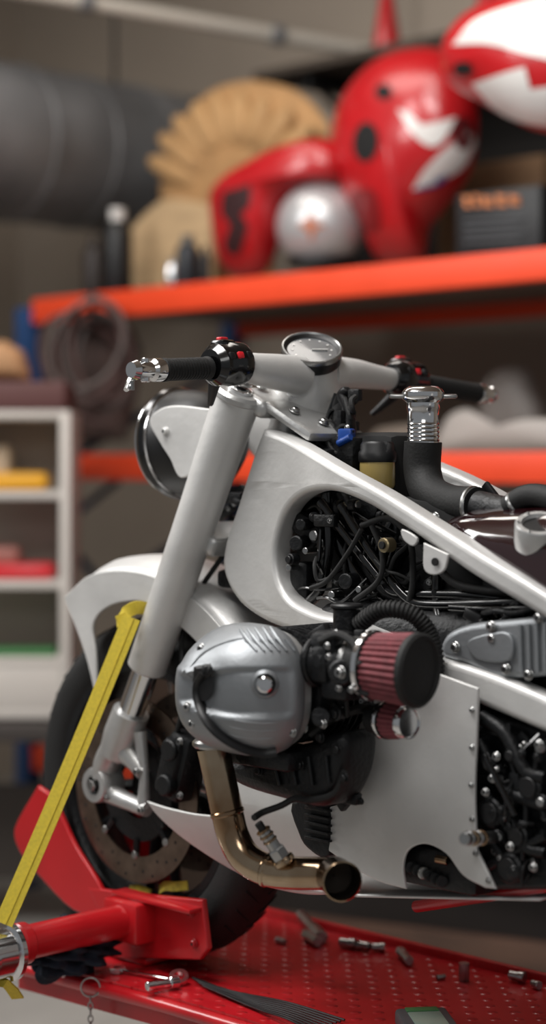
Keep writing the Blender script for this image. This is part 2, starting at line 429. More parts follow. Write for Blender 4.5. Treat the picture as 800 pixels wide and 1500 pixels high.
nt.links.new(tc.outputs['Object'],mp.inputs['Vector']); nt.links.new(mp.outputs['Vector'],vo.inputs['Vector']); nt.links.new(vo.outputs['Distance'],mr.inputs['Value'])
nt.links.new(mr.outputs['Result'],bp.inputs['Height']); nt.links.new(bp.outputs['Normal'],b.inputs['Normal'])
nt.links.new(bp.outputs['Normal'],b.inputs['Coat Normal'])
foot=[(-.17,-.20),(.2,-.172),(2.3,-.15),(2.3,.32),(-.12,.32),(-.17,.27)]
def prism(foot,z0,z1): 
    n=len(foot); v=[Vector((x,y,z0)) for x,y in foot]+[Vector((x,y,z1)) for x,y in foot]
    f=[tuple(range(n))[::-1],tuple(range(n,2*n))]+[(i,(i+1)%n,n+(i+1)%n,n+i) for i in range(n)]; return v,f
one('deck',prism(foot,LZ-.012,LZ),tp,lift)
mb=MB(); mb.add(prism([(x*.99+.005,y*.97) for x,y in foot],LZ-.055,LZ-.012),REDT)
mb.add(tube([(-.16,-.2,LZ-.016),(.2,-.174,LZ-.016),(2.3,-.152,LZ-.016)],.012,10),REDT)
mb.add(box((1.09,.325,LZ-.01),(2.42,.014,.05),.004),REDT)
mb.obj('rails',lift)
mb=MB()
for y in (-.12,.26):
    mb.add(box((1.1,y,.3),(1.5,.04,.06),.005,roty(18)),REDT); mb.add(box((1.1,y+.03,.3),(1.5,.04,.06),.005,roty(-18)),REDT)
mb.add(box((1.1,.08,.03),(2.2,.5,.06),.01),REDT); mb.obj('scissor_frame',lift)
# chock
ch=empty('wheel_chock'); mb=MB()
base=[(132,1302),(215,1312),(300,1320),(308,1392),(296,1408),(170,1404),(152,1345)]
mb.add(plate(pl(base,-.085,4,(0,2,3,4,5,6)),-.085,.012,.003),RED)
mb.add(box(W(230,1322,-.10),(.20,.035,.008),.002),RED)
ac=[(58,1153),(80,1172),(112,1240),(150,1302),(160,1345),(110,1335),(60,1285),(32,1250),(24,1215)]
arm=pl(ac,-.085,4,(0,))
for sgn in (-1,1): mb.add(plate(arm,sgn*.085,.010,.003),RED)
q1=W(45,1200,-.085); q2=W(110,1320,-.085)
mb.add(box(((q1.x+q2.x)/2,0,(q1.z+q2.z)/2),(.012,.17,(q1-q2).length),.003,roty(math.degrees(math.atan2(q1.x-q2.x,q1.z-q2.z)))),RED)
mb.add(box((q2.x+.09,0,LZ+.006),(.2,.17,.012),.003),RED)
bx_,bz_=.036,.682
mb.add(cyl((bx_,-.08,bz_),(bx_,-.355,bz_),.028,24,.1),RED); mb.add(cyl((bx_,-.33,bz_),(bx_,-.352,bz_),.034,24,.1),RED)
mb.add(box((bx_,-.11,bz_),(.09,.05,.07),.008),RED)
for a,b_ in ((190,1335),(280,1340),(285,1385)): bolt(W(a,b_,-.092),(0,-1,0),.006,mb,REDT)
mb.obj('cradle',ch); ch.location.z=.003
# ratchet + strap
st=empty('tie_down_strap'); mb=MB()
mb.add(lathe([(.030,-.03),(.047,-.03),(.047,-.022),(.04,-.018),(.04,.018),(.047,.022),(.047,.03),(.030,.03),(.030,-.03)],(bx_,-.392,bz_-.005),(0,1,0),32),CHROME)
mb.add(cyl((bx_,-.36,bz_-.005),(bx_,-.43,bz_-.005),.014),STEEL)
mb.obj('ratchet',st)
def ribbon(pts,w,side,th=.0015):
    rows=[];side=Vector(side).normalized()
    for i,p in enumerate(pts):
        p=Vector(p); d=(Vector(pts[min(i+1,len(pts)-1)])-Vector(pts[max(i-1,0)])).normalized(); sd=(side-d*side.dot(d)).normalized(); n=d.cross(sd)
        rows.append([p+sd*w/2+n*th,p-sd*w/2+n*th,p-sd*w/2-n*th,p+sd*w/2-n*th])
    return loft(rows,True,True)
sp0=W(193,905,-.15); sp1=Vector((bx_+.012,-.385,bz_+.045))
mb=MB(); SR=(s45,s45,0)
pts=[sp0.lerp(sp1,t/12)+Vector((0,0,-.006*math.sin(math.pi*t/12))) for t in range(13)]
mb.add(ribbon(pts,.030,SR),YEL)
mb.add(ribbon([p+Vector((s45,s45,0))*.004+Vector((.001,-.001,0)) for p in pts],.001,SR,.0018),M('strap_stitch','B8A436',0,.9))
mb.add(ribbon(crv([W(172,912,-.15),W(184,898,-.15),W(200,890,-.13),W(222,892,-.07)],5),.022,(0,.3,1)),YEL)
mb.add(ribbon(crv([W(176,900,-.16),W(184,925,-.155),W(180,950,-.15)],4),.018,SR),YEL)
mb.add(ribbon([(bx_-.02,-.40,bz_-.05),W(8,1440,-.38),W(18,1450,-.36),W(26,1462,-.34)],.02,SR),YEL)
mb.obj('webbing',st)
# rag
rg=MB(); bm=bmesh.new(); bmesh.ops.create_icosphere(bm,subdivisions=5,radius=1)
c=T(112,1400,LZ+.03)
for v in bm.verts:
    n=v.co.copy(); k=1+.25*math.sin(7*n.x+3*n.z)*math.cos(6*n.y+2*n.x)+.14*math.sin(15*n.z+9*n.y)+.08*math.sin(24*n.x-11*n.y)
    v.co=Vector((n.x*.05*k,n.y*.08*k,n.z*.040*k))+c+Vector((0,-.015,.016))
bm.verts.index_update(); rg.add(([v.co.copy() for v in bm.verts],[tuple(q.index for q in f.verts) for f in bm.faces]),NAVY); bm.free(); rg.obj('shop_rag',ang=180)
def tl(px,py,z=LZ+.006): return T(px,py,z)
wr=MB(); a=tl(172,1420);b_=tl(250,1434); wr.add(tube([a,a.lerp(b_,.5),b_],[.006,.004,.006],10,True,.6),CHROME)
wr.add(lathe([(.009,-.004),(.016,-.004),(.016,.004),(.009,.004),(.009,-.004)],tl(262,1432,LZ+.012),(.4,-.4,1),20),CHROME)
wr.add(lathe([(.008,-.004),(.015,-.004),(.015,.004),(.008,.004),(.008,-.004)],a,(0,0,1),6),CHROME); wr.obj('wrench')
wr=MB(); a=tl(215,1445,LZ+.012);b_=tl(248,1440,LZ+.012); wr.add(cyl(a,b_,.008),CHROME); wr.add(cyl(b_,b_+(b_-a)*.4,.011),CHROME); wr.obj('socket_bit')
kr=MB(); c=tl(153,1441,LZ-.01); c.y-=.03; pts=[c+Vector((s45,s45,0))*math.cos(a)*.016+Vector((0,0,1))*math.sin(a)*.016 for a in [2*math.pi*j/20 for j in range(21)]]
kr.add(tube(pts,.0016,6,False),STEEL)
for j in range(7):
    cz=c+Vector((0,0,-.02-.011*j)); sd=SR if j%2 else (s45,-s45,0); sd=Vector(sd)
    kr.add(tube([cz+sd*math.cos(a)*.004+Vector((0,0,1))*math.sin(a)*.007 for a in [2*math.pi*q/10 for q in range(11)]],.0013,6,False),STEEL)
kr.obj('key_chain')
ct=MB()
for k in range(9):
    p=[tl(282+k*2,1432+k*1.5,LZ+.004+.002*(k%3)),tl(340+k*4,1452+k*3,LZ+.006),tl(420,1468+k*3,LZ+.005+.001*k),tl(505-6*k,1494+k*2,LZ+.004)]
    ct.add(tube(crv(p,6),.0018,6),BLK)
ct.obj('cable_tie_bundle')
for n,(x0,y0,x1,y1,rr) in enumerate([(440,1340,470,1372,.010),(448,1368,466,1380,.009),(498,1380,520,1383,.008),(522,1384,542,1387,.008),(545,1387,563,1388,.007),(586,1393,600,1408,.008),(747,1428,768,1432,.008),(405,1376,418,1380,.005),(780,1440,790,1444,.006),(640,1432,652,1430,.004)]):
    mbx=MB(); a=tl(x0,y0,LZ+rr*1.25);b_=tl(x1,y1,LZ+rr*1.25); mbx.add(cyl(a,b_,rr,16),STEEL); mbx.add(cyl(a.lerp(b_,.6),b_+(b_-a)*.05,rr*1.2,16) if n%2==0 else cyl(a,a.lerp(b_,.3),rr*1.15,6),STEEL); mbx.obj('drive_socket')
mbx=MB(); p=tl(680,1437,LZ); mbx.add(lathe([(.008,0),(.009,.002),(.009,.03),(.006,.03)],p,(0,0,1),16),STEEL); mbx.obj('drive_socket')
dv=MB(); p=tl(628,1506,LZ+.014); dv.add(box(p,(.13,.08,.026),.006,rotz(-38)),GREYP); dv.add(box(p+Vector((0,0,.013)),(.07,.05,.004),.001,rotz(-38)),M('lcd','8FA89A',0,.3)); dv.add(box(p+rotz(-38)@Vector((-.05,0,.013)),(.02,.05,.004),.001,rotz(-38)),GREEN); dv.obj('battery_tester')

# ================================================================= MOTORCYCLE
bike=empty('motorcycle')
def wheel(cx,cz,name,hw=.06,Rt=.295):
    e=bpy.data.objects.new(name,None); scene.collection.objects.link(e); e.parent=bike
    k=hw/.06; c=(cx,0,cz); mb=MB()
    prof=crv([Vector((r+Rt-.295,h*k,0)) for r,h in [(.212,-.045),(.232,-.058),(.262,-.06),(.284,-.043),(.294,-.018),(.295,0),(.294,.018),(.284,.043),(.262,.06),(.232,.058),(.212,.045)]],3)
    mb.add(lathe([(p.x,p.y) for p in prof],c,(0,1,0),80,cap=False),RUB); mb.obj('tyre',e,ang=60)
    mb=MB(); mb.add(lathe([(.214,-.05*k),(.22,-.052*k),(.205,-.05*k),(.19,-.02),(.188,.0),(.19,.02),(.205,.05*k),(.22,.052*k),(.214,.05*k)],c,(0,1,0),64,cap=False),BLKM)
    mb.add(cyl((cx,-.045,cz),(cx,.045,cz),.04),BLKM)
    for j in range(10):
        a=2*math.pi*j/10+(.12 if j%2 else -.12); d=Vector((math.cos(a),0,math.sin(a)))
        mb.add(tube([Vector(c)+d*.03,Vector(c)+d*.195],[.013,.009],8),BLKM)
    for j in range(44):   # tread sipes
        a=2*math.pi*j/44; 
        for sg in (-1,1):
            P_=[]
            for t in range(5):
                y=sg*(.006+.009*t)*k; rr=Rt+.0005-.0004*(t**2.2); aa=a+sg*.03+t*.022
                P_.append(Vector((cx+math.cos(aa)*rr,y,cz+math.sin(aa)*rr)))
            mb.add(tube(P_,.0014,5),DARK)
    mb.obj('rim',e)
    mb=MB()
    for y in (-.066,.066):
        mb.add(lathe([(.115,-.002),(.16,-.002),(.16,.002),(.115,.002),(.115,-.002)],(cx,y,cz),(0,1,0),64),DISC)
        mb.add(lathe([(.05,-.003),(.09,-.003),(.09,.003),(.05,.003),(.05,-.003)],(cx,y*.9,cz),(0,1,0),40),BLKM)
        for j in range(8):
            a=2*math.pi*j/8; d=Vector((math.cos(a),0,math.sin(a))); mb.add(tube([Vector((cx,y*.95,cz))+d*.085,Vector((cx,y*.97,cz))+d*.12],.006,6),BLKM)
            mb.add(cyl(Vector((cx,y-.004,cz))+d*.113,Vector((cx,y+.004,cz))+d*.113,.007,10),STEEL)
        for j in range(40):
            a=2*math.pi*j/40; rr=.13+.01*(j%3); d=Vector((math.cos(a),0,math.sin(a)))*rr; mb.add(cyl(Vector((cx,y-.0024,cz))+d,Vector((cx,y+.0024,cz))+d,.003,8),DARK)
    mb.obj('brake_discs',e); return e
wheel(0,.896,'front_wheel'); wheel(1.48,.906,'rear_wheel',.085,.305)
mb=MB()
YD=M('strap_yellow_dirty','9C8A2C',0,.9,.4,60)
def wp(ang,r,y): a=math.radians(ang); return Vector((math.cos(a)*r,y,.896+math.sin(a)*r))
mb.add(ribbon(crv([wp(-72,.175,-.058),wp(-66,.172,-.06),wp(-59,.18,-.058),wp(-52,.19,-.05)],5),.016,(.2,.2,1)),YD)
mb.add(ribbon(crv([wp(-100,.182,-.052),wp(-90,.172,-.058),wp(-80,.178,-.058)],5),.012,(.2,.3,1)),YD)
mb.obj('wheel_strap',st)
# forks
FA=Vector((-.049,0,.914)); FB=Vector((.286,0,1.559)); fd=(FB-FA).normalized(); fp=Vector((fd.z,0,-fd.x)) # fp: rear-down
def fk(z,y): t=(z-FA.z)/(FB.z-FA.z); p=FA.lerp(FB,t); return Vector((p.x,y,p.z))
for s in (-1,1):
    y=s*.1; mb=MB(); a=fk(1.118,y)+fp*.012; b_=fk(1.575,y)
    L=(b_-a).length
    mb.add(lathe([(.026,0),(.030,.0),(.034,.004),(.034,.05),(.0355,L*.6),(.0385,L*.97),(.037,L),(.03,L+.002),(.028,L-.006),(.001,L-.008)],a,b_-a,40),ALU)
    mb.obj('fork_sleeve',bike)
    mb=MB(); mb.add(lathe([(.001,L-.006),(.022,L-.004),(.022,L+.008),(.014,L+.012),(.001,L+.012)],a,b_-a,24),CHROME)
    mb.add(cyl(a-fd*.12,a+fd*.02,.0235,28),CHROME)
    mb.obj('stanchion',bike)
    mb=MB()
    ax=Vector((-.045,y,.905))
    top=a-fd*.101
    mb.add(tube([top+fd*.016,top-fd*.03,top-fd*.07],[.032,.034,.03],24,True),ALU2)
    mb.add(tube(crv([top-fd*.03+fp*-.0,top-fd*.09-fp*.012,ax+Vector((0,0,.012))],6),[.031,.028,.024],20,True,.75),ALU2)
    mb.add(lathe([(.017,-.024),(.029,-.024),(.031,-.02),(.031,.02),(.029,.024),(.017,.024),(.017,-.024)],ax,(0,1,0),32),ALU2)
    mb.add(cyl(ax+Vector((0,-.02,0)),ax+Vector((0,.02,0)),.0175),BLKM)
    mb.add(cyl(ax+Vector((0,s*.02,0)),ax+Vector((0,s*.03,0)),.010,6),STEEL)
    mb.add(tube([ax+Vector((.01,0,-.012)),ax+Vector((.06,0,-.022)),ax+Vector((.115,0,-.03))],[.019,.015,.013],12),ALU2)
    mb.add(tube([top-fd*.05+fp*.01,top-fd*.055+fp*.05,top-fd*.06+fp*.075],[.024,.016,.013],12),ALU2)
    mb.add(tube([ax+Vector((.105,0,-.028)),ax+Vector((.108,0,.03)),ax+Vector((.095,0,.10))],[.012,.008,.012],10),ALU2)
    bolt(ax+Vector((.112,s*.010,-.03)),(0,s,0),.006,mb); bolt(ax+Vector((.03,s*.018,-.018)),(0,s,0),.004,mb); bolt(top-fd*.058+fp*.07+Vector((0,s*.01,0)),(0,s,0),.006,mb)
    mb.obj('axle_clamp',bike)
    mb=MB(); cc_=Vector((.135,s*.073,.955))
    mb.add(box(cc_,(.055,.06,.12),.014,roty(18)),BLKM); mb.add(box(cc_+Vector((-.005,s*.025,0)),(.042,.03,.1),.01,roty(18)),BLKM)
    for k in (-1,1): mb.add(cyl(cc_+Vector((k*.006,s*.02,k*.03)),cc_+Vector((k*.006,s*.046,k*.03)),.018),BLKM); bolt(cc_+Vector((.022,s*.03,k*.045)),(0,s,0),.005,mb)
    mb.add(tube(crv([cc_+Vector((0,s*.02,.05)),cc_+Vector((.03,s*.03,.12)),Vector((.12,s*.06,1.2)),Vector((.22,s*.05,1.33)),Vector((.26,s*.03,1.45))],8),.0045,8),RUB)
    mb.obj('brake_caliper',bike)
# triple clamps
mb=MB(); rt=roty(math.degrees(math.atan2(fd.x,fd.z)))
for z,w,off in ((1.568,.03,.0),(1.345,.036,.0)):
    m0=fk(z,0); mb.add(box(m0+fp*.02,(.07,.19,w),.012,rt,3),ALU2)
    mb.add(cyl(m0+fp*.035-fd*.03,m0+fp*.035+fd*.03,.03),CHROME if z>1.5 else ALU2)
for s in (-1,1): mb.add(cyl(fk(1.562,s*.1),fk(1.578,s*.1),.041,32,.2),ALU2)
mb.add(cyl(fk(1.34,0)+fp*.035,fk(1.57,0)+fp*.035,.03),BLKM)
mb.add(box(fk(1.575,-.02)+fp*.10,(.12,.13,.018),.008,rt),ALU2)
for s in (-1,1): bolt(fk(1.585,s*.055)+fp*.0,fd,.008,mb); bolt(fk(1.583,s*.1)+fd*.006,fd,.012,mb)
bolt(fk(1.585,-.06)+fp*.09,fd,.007,mb); bolt(fk(1.585,-.03)+fp*.13,fd,.007,mb)
mb.obj('triple_clamps',bike)
# handlebar
mb=MB(); dn=Vector((.44,-.34,.83)).normalized(); dc=W(457,514,0)
g=lathe([(.066,-.092),(.063,-.08),(.050,-.05),(.045,-.03),(.045,-.016),(.046,-.01)],dc,dn,40); mb.add(g,ALU)
mb.add(tube([dc-dn*.088,dc-dn*.11],[.064,.05],28),ALU)
HX=dc.x-.005
for sgn,pts in ((-1,[(440,550),(405,545),(372,540),(345,532)]),(1,[(478,548),(515,547),(548,552),(585,557)])):
    P=[V(a,b,HX) for i,(a,b) in enumerate(pts)]
    mb.add(tube(crv(P,6),[.032,.029,.025,.018] if sgn<0 else [.03,.025,.021,.017],20),ALU)
mb.obj('handlebar',bike)
mb=MB(); mb.add(lathe([(.045,-.020),(.0485,-.016),(.0500,.002),(.046,.006),(.0405,.002),(.040,-.001)],dc,dn,48,cap=False),BLK)
mb.add(lathe([(.0455,.0060),(.0470,.0080),(.0492,.0075),(.0505,.004),(.0500,.000)],dc,dn,48,cap=False),STEEL)
mb.add(lathe([(.0415,.001),(.0,.0015)],dc,dn,40,cap=False),FACE)
for k in range(9):
    a=math.radians(-30+k*30); x_,y_,_=frame_of(dn); q=dc+dn*.0016+(x_*math.cos(a)+y_*math.sin(a))*.032; mb.add(cyl(q,q+dn*.0006,.0018,8),WHT)
mb.add(tube([dc+dn*.003,dc+dn*.003+frame_of(dn)[0]*.026],.0012,6),WHT)
mb.obj('speedometer',bike)
def grip(sgn,sw,g0,g1,e1,rs):
    mb=MB(); P=lambda q: V(q[0],q[1],HX+q[2])
    a=P(sw[0]);b_=P(sw[1]); mb.add(tube([a,a.lerp(b_,.12),a.lerp(b_,.16),a.lerp(b_,.5),a.lerp(b_,.55),a.lerp(b_,.85),b_],[rs*.75,rs,rs*1.03,rs*1.05,rs*.97,rs,rs*.75],20),BLKG)
    m=a.lerp(b_,.5)
    for k in range(3):
        q=a.lerp(b_,.25+.25*k)+Vector((rs*.8,0,rs*.35)); mb.add(box(q,(.014,.012,.012),.003,roty(-20)),BLK if k!=1 else REDP)
    mb.add(box(m+Vector((-.01,-.0,rs*.95)),(.03,.03,.014),.005),BLKG); mb.add(box(m+Vector((-.012,0,rs*1.2)),(.012,.016,.006),.002),REDP)
    mb.add(tube([m,m+Vector((-.03,0,-.03)),m+Vector((-.06,.02*-sgn,-.06))],[.012,.01,.005],10),BLK)
    mb.obj('switch_cluster',bike)
    mb=MB(); a=P(g0);b_=P(g1); prof=[(.012,0),(.018,.002),(.018,.006)]; L=(b_-a).length
    n=14
    for k in range(n):
        h=.008+(L-.016)*k/n; prof+=[(.0172,h),(.0172,h+(L-.016)/n*.7),(.0162,h+(L-.016)/n*.75)]
    prof+=[(.018,L-.006),(.018,L),(.012,L)]
    mb.add(lathe(prof,a,b_-a,24),RUB); mb.obj('grip',bike)
    mb=MB(); c_=P(e1); mb.add(lathe([(.016,0),(.0175,.004),(.0175,.02),(.013,.025),(.013,(c_-b_).length*.8),(.015,(c_-b_).length*.85),(.012,(c_-b_).length)],b_,c_-b_,24),CHROME)
    if sgn<0:
        mid=b_.lerp(c_,.55); mb.add(tube(crv([mid+Vector((-.015,0,.0)),mid+Vector((-.022,-.01,-.014)),mid+Vector((-.015,-.025,-.03))],4),[.007,.006,.004],8),CHROME)
        mb.add(cyl(mid+Vector((0,0,-.018)),mid+Vector((0,0,.018)),.007),CHROME)
        mb.add(cyl(mid+Vector((-.018,-.012,-.015)),mid+Vector((-.018,-.012,-.03)),.005),STEEL)
    mb.obj('bar_end',bike)
grip(-1,[(358,532,0),(308,535,0)],(306,539,0),(238,542,.0),(192,542,0),.033)
grip(1,[(572,553,0),(616,558,0)],(618,562,0),(698,576,0),(722,579,0),.031)
# headlight
hp=Vector((.058,0,1.497)); hd=Vector((-1,0,-.06)).normalized(); mb=MB()
mb.add(lathe([(.0,-.11),(.03,-.108),(.06,-.095),(.082,-.065),(.09,-.03),(.092,0),(.092,.012)],hp,hd,40,cap=False),BLK)
mb.add(lathe([(.090,.004),(.096,.006),(.099,.014),(.095,.024),(.086,.026),(.086,.01)],hp,hd,48,cap=False),BLKG)
mb.add(lathe([(.0925,.001),(.0945,.002),(.0945,.006),(.0925,.007)],hp,hd,48,cap=False),CHROME)
mb.add(lathe([(.088,.025),(.092,.030),(.087,.034),(.082,.028)],hp,hd,48,cap=False),CHROME)
mb.add(lathe([(.084,.026),(.06,.038),(.0,.042)],hp,hd,40,cap=False),GLASS); mb.obj('headlight',bike)
for s in (-1,1):
    out=pl([(222,618),(236,600),(262,594),(318,600),(325,650),(300,680),(268,700),(252,672),(238,650)],-.098,5,(3,4))
    mb=MB(); mb.add(plate(out,s*.100,.006,.002),ALU); p=W(245,632,-.1); bolt((p.x,s*.103,p.z),(0,s,0),.006,mb,ALU); mb.obj('headlight_bracket',bike)
# fender
mb=MB(); Cw=Vector((0,0,.895)); rows=[]
for i in range(25):
    th=math.radians(30+ (120-30)*i/24); row=[]; e_=i/24
    wd=.088*(1-.25*max(0,(e_-.75)/.25)**2)
    for k in range(13):
        y=-wd+2*wd*k/12; r_=.405-.028*abs(y/wd)**3-.02*max(0,(e_-.8)/.2)
        row.append(Cw+Vector((math.cos(th)*r_,y,math.sin(th)*r_)))
    rows.append(row)
mb.add(loft(rows),ALU); mb.obj('front_fender',bike,solid=.004)
for s in (-1,1):
    P=[(W(95,875,-.087)-Cw,1),(W(126,960,-.087)-Cw,0),(W(143,1032,-.087)-Cw,1),(W(141,960,-.087)-Cw,0),(W(137,915,-.087)-Cw,0),(W(160,888,-.087)-Cw,0),(W(205,880,-.087)-Cw,0)]
    for dg in (75,62,48,34): a=math.radians(dg); P.append((Vector((math.cos(a)*.325,0,math.sin(a)*.325)),dg==34))
    for dg in (30,45,60,75,90,105): a=math.radians(dg); P.append((Vector((math.cos(a)*.382,0,math.sin(a)*.382)),dg==30))
    o=[Cw+p for p in smooth(P,6)]; mb=MB(); mb.add(plate(o,s*.086,.006,.002),ALU); mb.obj('fender_skirt',bike)
    mb=MB(); mb.add(tube([Vector((.11,s*.09,1.2)),fk(1.16,s*.1)],.008,8),ALU2); mb.obj('fender_stay',bike)
# FRAME side panels
def gb(x,z): 
    t=min(1,max(0,(x-.30)/.30)); t=t*t*(3-2*t); return (1-t)*.055
opx=[(398,628),(430,640),(480,668),(560,713),(640,762),(720,812),(800,860),(900,925),(905,965),(800,898),(700,838),(640,795),(590,762),(545,735),(500,719),(460,723),(432,748),(417,795),(418,840),(435,875),(470,895),(510,905),(560,925),(640,958),(720,982),(800,1014),(900,1060),(905,1112),(800,1066),(700,1024),(640,1000),(560,965),(510,945),(450,927),(400,908),(362,880),(340,838),(342,795),(360,740),(384,665)]
def inside_fix(px,Y,corner,n=6):
    pts=[]
    for i,(a,b) in enumerate(px):
        p=W(a,b,Y)
        for _ in range(6): p=W(a,b,Y+gb(p.x,p.z))
        pts.append((p,i in corner))
    return smooth(pts,n)
out=inside_fix(opx,-.125,(0,7,8,26,27))
for s in (-1,1):
    mb=MB(); g=plate(out,-.125,.042,.010,g=gb,cuts=3,res=4)
    if s>0: g=([Vector((p.x,-p.y,p.z)) for p in g[0]],g[1])
    mb.add(g,ALU); mb.obj('frame_side',bike,ang=50)
mb=MB(); tb=pl([(622,795),(658,812),(652,835),(636,842),(622,832)],-.150,4,(0,1)); mb.add(plate(tb,-.150,.005,.0015),ALU); mb.add(cyl(W(638,823,-.154),W(638,823,-.1545)+Vector((0,-.002,0)),.006),DARK)
mb.add(plate(pl([(590,775),(612,788),(606,800),(592,790)],-.150,3),-.150,.005,.0015),ALU)
mb.obj('frame_tabs',bike)
mb=MB(); mb.add(tube([fk(1.56,0)+fp*.05,fk(1.33,0)+fp*.05],.042,24),ALU2)
for z in (1.5,1.3): 
    mb.add(box((fk(z,0).x+.12,0,z-.03),(.15,.12,.03),.008),BLKM)
mb.obj('headstock',bike)
# belly side plate
bpx=[(548,1000),(640,985),(702,1008),(700,1080),(697,1160),(700,1245),(728,1302),(712,1300),(680,1282),(655,1250),(625,1236),(600,1245),(592,1270),(596,1302),(555,1290),(515,1268),(483,1246),(478,1184),(512,1170),(526,1130),(526,1075),(535,1040)]
for s in (-1,1):
    o=pl(bpx,-.165,5,(0,1,2,5,6,7,13,16,17)); mb=MB(); mb.add(plate(o,s*.165,.006,.002),ALU)
    if s<0:
        for a,b in ((692,1040),(692,1095),(691,1150),(692,1200),(697,1250),(716,1290)): bolt(W(a,b,-.168),(0,-1,0),.0035,mb,STEEL)
    mb.obj('belly_panel',bike)
# belly pan
for s in (-1,1):
    o=pl([(211,1174),(240,1184),(290,1194),(335,1190),(348,1140),(352,1095),(480,1110),(500,1180),(500,1250),(498,1312),(450,1319),(400,1319),(350,1307),(300,1278),(250,1234),(222,1198)],-.15,5,(0,6,9))
    mb=MB()
    gg=plate(o,-.15,.008,.003,g=lambda x,z:max(0,(.93-z))**1.3*.8,cuts=3)
    if s>0: gg=([Vector((p.x,-p.y,p.z)) for p in gg[0]],gg[1])
    mb.add(gg,ALU); mb.obj('belly_pan_flank',bike,ang=60)
mb=MB(); mb.add(loft([[Vector((x,y,z)) for y in (-.11,-.05,0,.05,.11)] for x,z in ((.33,.805),(.42,.80),(.56,.81),(.9,.86))]),ALU); mb.obj('belly_pan_floor',bike,solid=.004)

# ---- engine
mb=MB()
mb.add(box((.66,0,1.08),(.42,.22,.34),.04,None,4),BLKM)
mb.add(box((.62,0,1.0),(.30,.26,.16),.03,None,4),BLKM)
mb.add(box((1.0,0,1.03),(.34,.20,.30),.04,None,4),BLKM)
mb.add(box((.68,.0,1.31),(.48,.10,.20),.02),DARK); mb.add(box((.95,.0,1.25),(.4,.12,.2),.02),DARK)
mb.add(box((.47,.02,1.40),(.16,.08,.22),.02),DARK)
mb.obj('engine_block',bike)
CX,CZ=.556,1.140
def sup(a,i): 
    c_,s_=abs(math.cos(a)),abs(math.sin(a)); return (c_**2.6+s_**2.6)**(-1/2.6)
for s in (-1,1):
    mb=MB()
    pr=[]; y0=.12
    for k in range(12): pr+=[(.066,y0+k*.0135),(.086,y0+k*.0135+.002),(.086,y0+k*.0135+.005),(.066,y0+k*.0135+.007)]
    mb.add(lathe(pr,(CX,0,CZ),(0,s,0),48,1.0,.97,(1,0,0),sup),BLKM)
    mb.add(lathe([(.07,.285),(.086,.287),(.086,.298),(.07,.300)],(CX,0,CZ),(0,s,0),48,1.0,.95,(1,0,0),sup),BLKM)
    mb.add(lathe([(.07,.298),(.090,.299),(.090,.312),(.08,.313)],(CX,0,CZ),(0,s,0),48,1.0,.95,(1,0,0),sup),ALU2)
    mb.obj('cylinder_barrel',bike)
    mb=MB()
    # valve cover: sculpted shell with flat upper facet and a rearward-opening pocket
    pf=[(.088,.312),(.092,.316),(.0935,.325),(.0935,.335),(.0925,.345),(.090,.356),(.0865,.367),(.082,.378),(.077,.387),(.071,.396),(.064,.404),(.056,.411),(.047,.416),(.037,.420),(.025,.4225),(.012,.424),(.001,.4245)]
    P2=[pf[0]]
    for a_,b_ in zip(pf[:-1],pf[1:]): P2+=[((a_[0]+b_[0])/2,(a_[1]+b_[1])/2),b_]
    g=lathe(P2,(CX,0,CZ),(0,s,0),160,1.02,1.0,(1,0,0),sup)
    gv=[]
    def sst(a,b,x):
        x=min(1,max(0,(x-a)/(b-a))); return x*x*(3-2*x)
    for p in g[0]:
        q=Vector(p); t=max(0,(abs(q.y)-.33)/.095); dz=q.z-CZ; dx=q.x-CX
        tt=sst(0,.6,t)
        hw=.014+.014*sst(-.04,.07,dx)
        k=(1-sst(hw,hw+.008,abs(dz-.004)))*sst(-.045,-.015,dx)
        q.y-=s*.011*k*sst(0,.3,t)
        q.y-=s*.010*tt*sst(.030,.038,dz)*min(1,(dz)/.07)
        q.x-=.016*t
        gv.append(q)
    g=(gv,g[1]); mb.add(g,COVER)
    mb.obj('valve_cover',bike,ang=40)
    if s<0:
        bv=bvh(g); mb=MB()
        def line(P_,off=.002,n=5):
            ln=[hit(bv,a,b,off) for a,b in P_]; ln=[p for p in ln if p]; return crv(ln,n)
        mb.add(tube(line([(302,985),(293,1005),(295,1030),(307,1056),(328,1077),(356,1092),(384,1099),(404,1097)],.001),.0115,10,True,.45),BLK)
        mb.add(decal(bv,[(286,984),(296,978),(312,974),(317,990),(314,1016),(300,1026),(290,1012)],.006,corner=(2,)),BLK)
        mb.obj('valve_cover_strap',bike)
        mb=MB()
        mb.add(tube(line([(272,985),(300,955),(340,938),(375,934)],-.001),[.001,.003,.003,.001],8),COVER)
        for k in range(6):
            L_=[hit(bv,a,b,.0015) for a,b in [(352+k*11,923-k*.6),(362+k*11,937),(376+k*11,954)]]; L_=[p for p in L_ if p]
            if len(L_)>1: mb.add(tube(L_,[.002,.004,.0015],8),COVER)
        for k in range(3):
            mb.add(tube(line([(316+k*4,1046+k*12),(350,1056+k*12),(395,1060+k*11),(432,1054+k*10)],-.0005),[.0005,.0016,.0016,.0005],6),COVER)
        h=hit(bv,388,1002,.0); 
        if h:
            nn=Vector((.72,-.69,0)).normalized(); mb.add(lathe([(.021,-.014),(.020,.002),(.0155,.006),(.0145,-.002)],h,nn,28,cap=False),COVER)
            mb.add(lathe([(.0150,.000),(.0,.0002)],h,nn,20,cap=False),BLKM)
            mb.add(lathe([(.0115,.0),(.0115,.008),(.009,.010),(.006,.010),(.006,.005),(.0,.005)],h,nn,24),CHROME)
        for a,b in ((273,1036),(280,1062),(294,948),(430,1074)):
            h=hit(bv,a,b,-.003)
            if h: bolt(h,(.2,-1,0),.0055,mb,STEEL)
        mb.obj('valve_cover_details',bike)
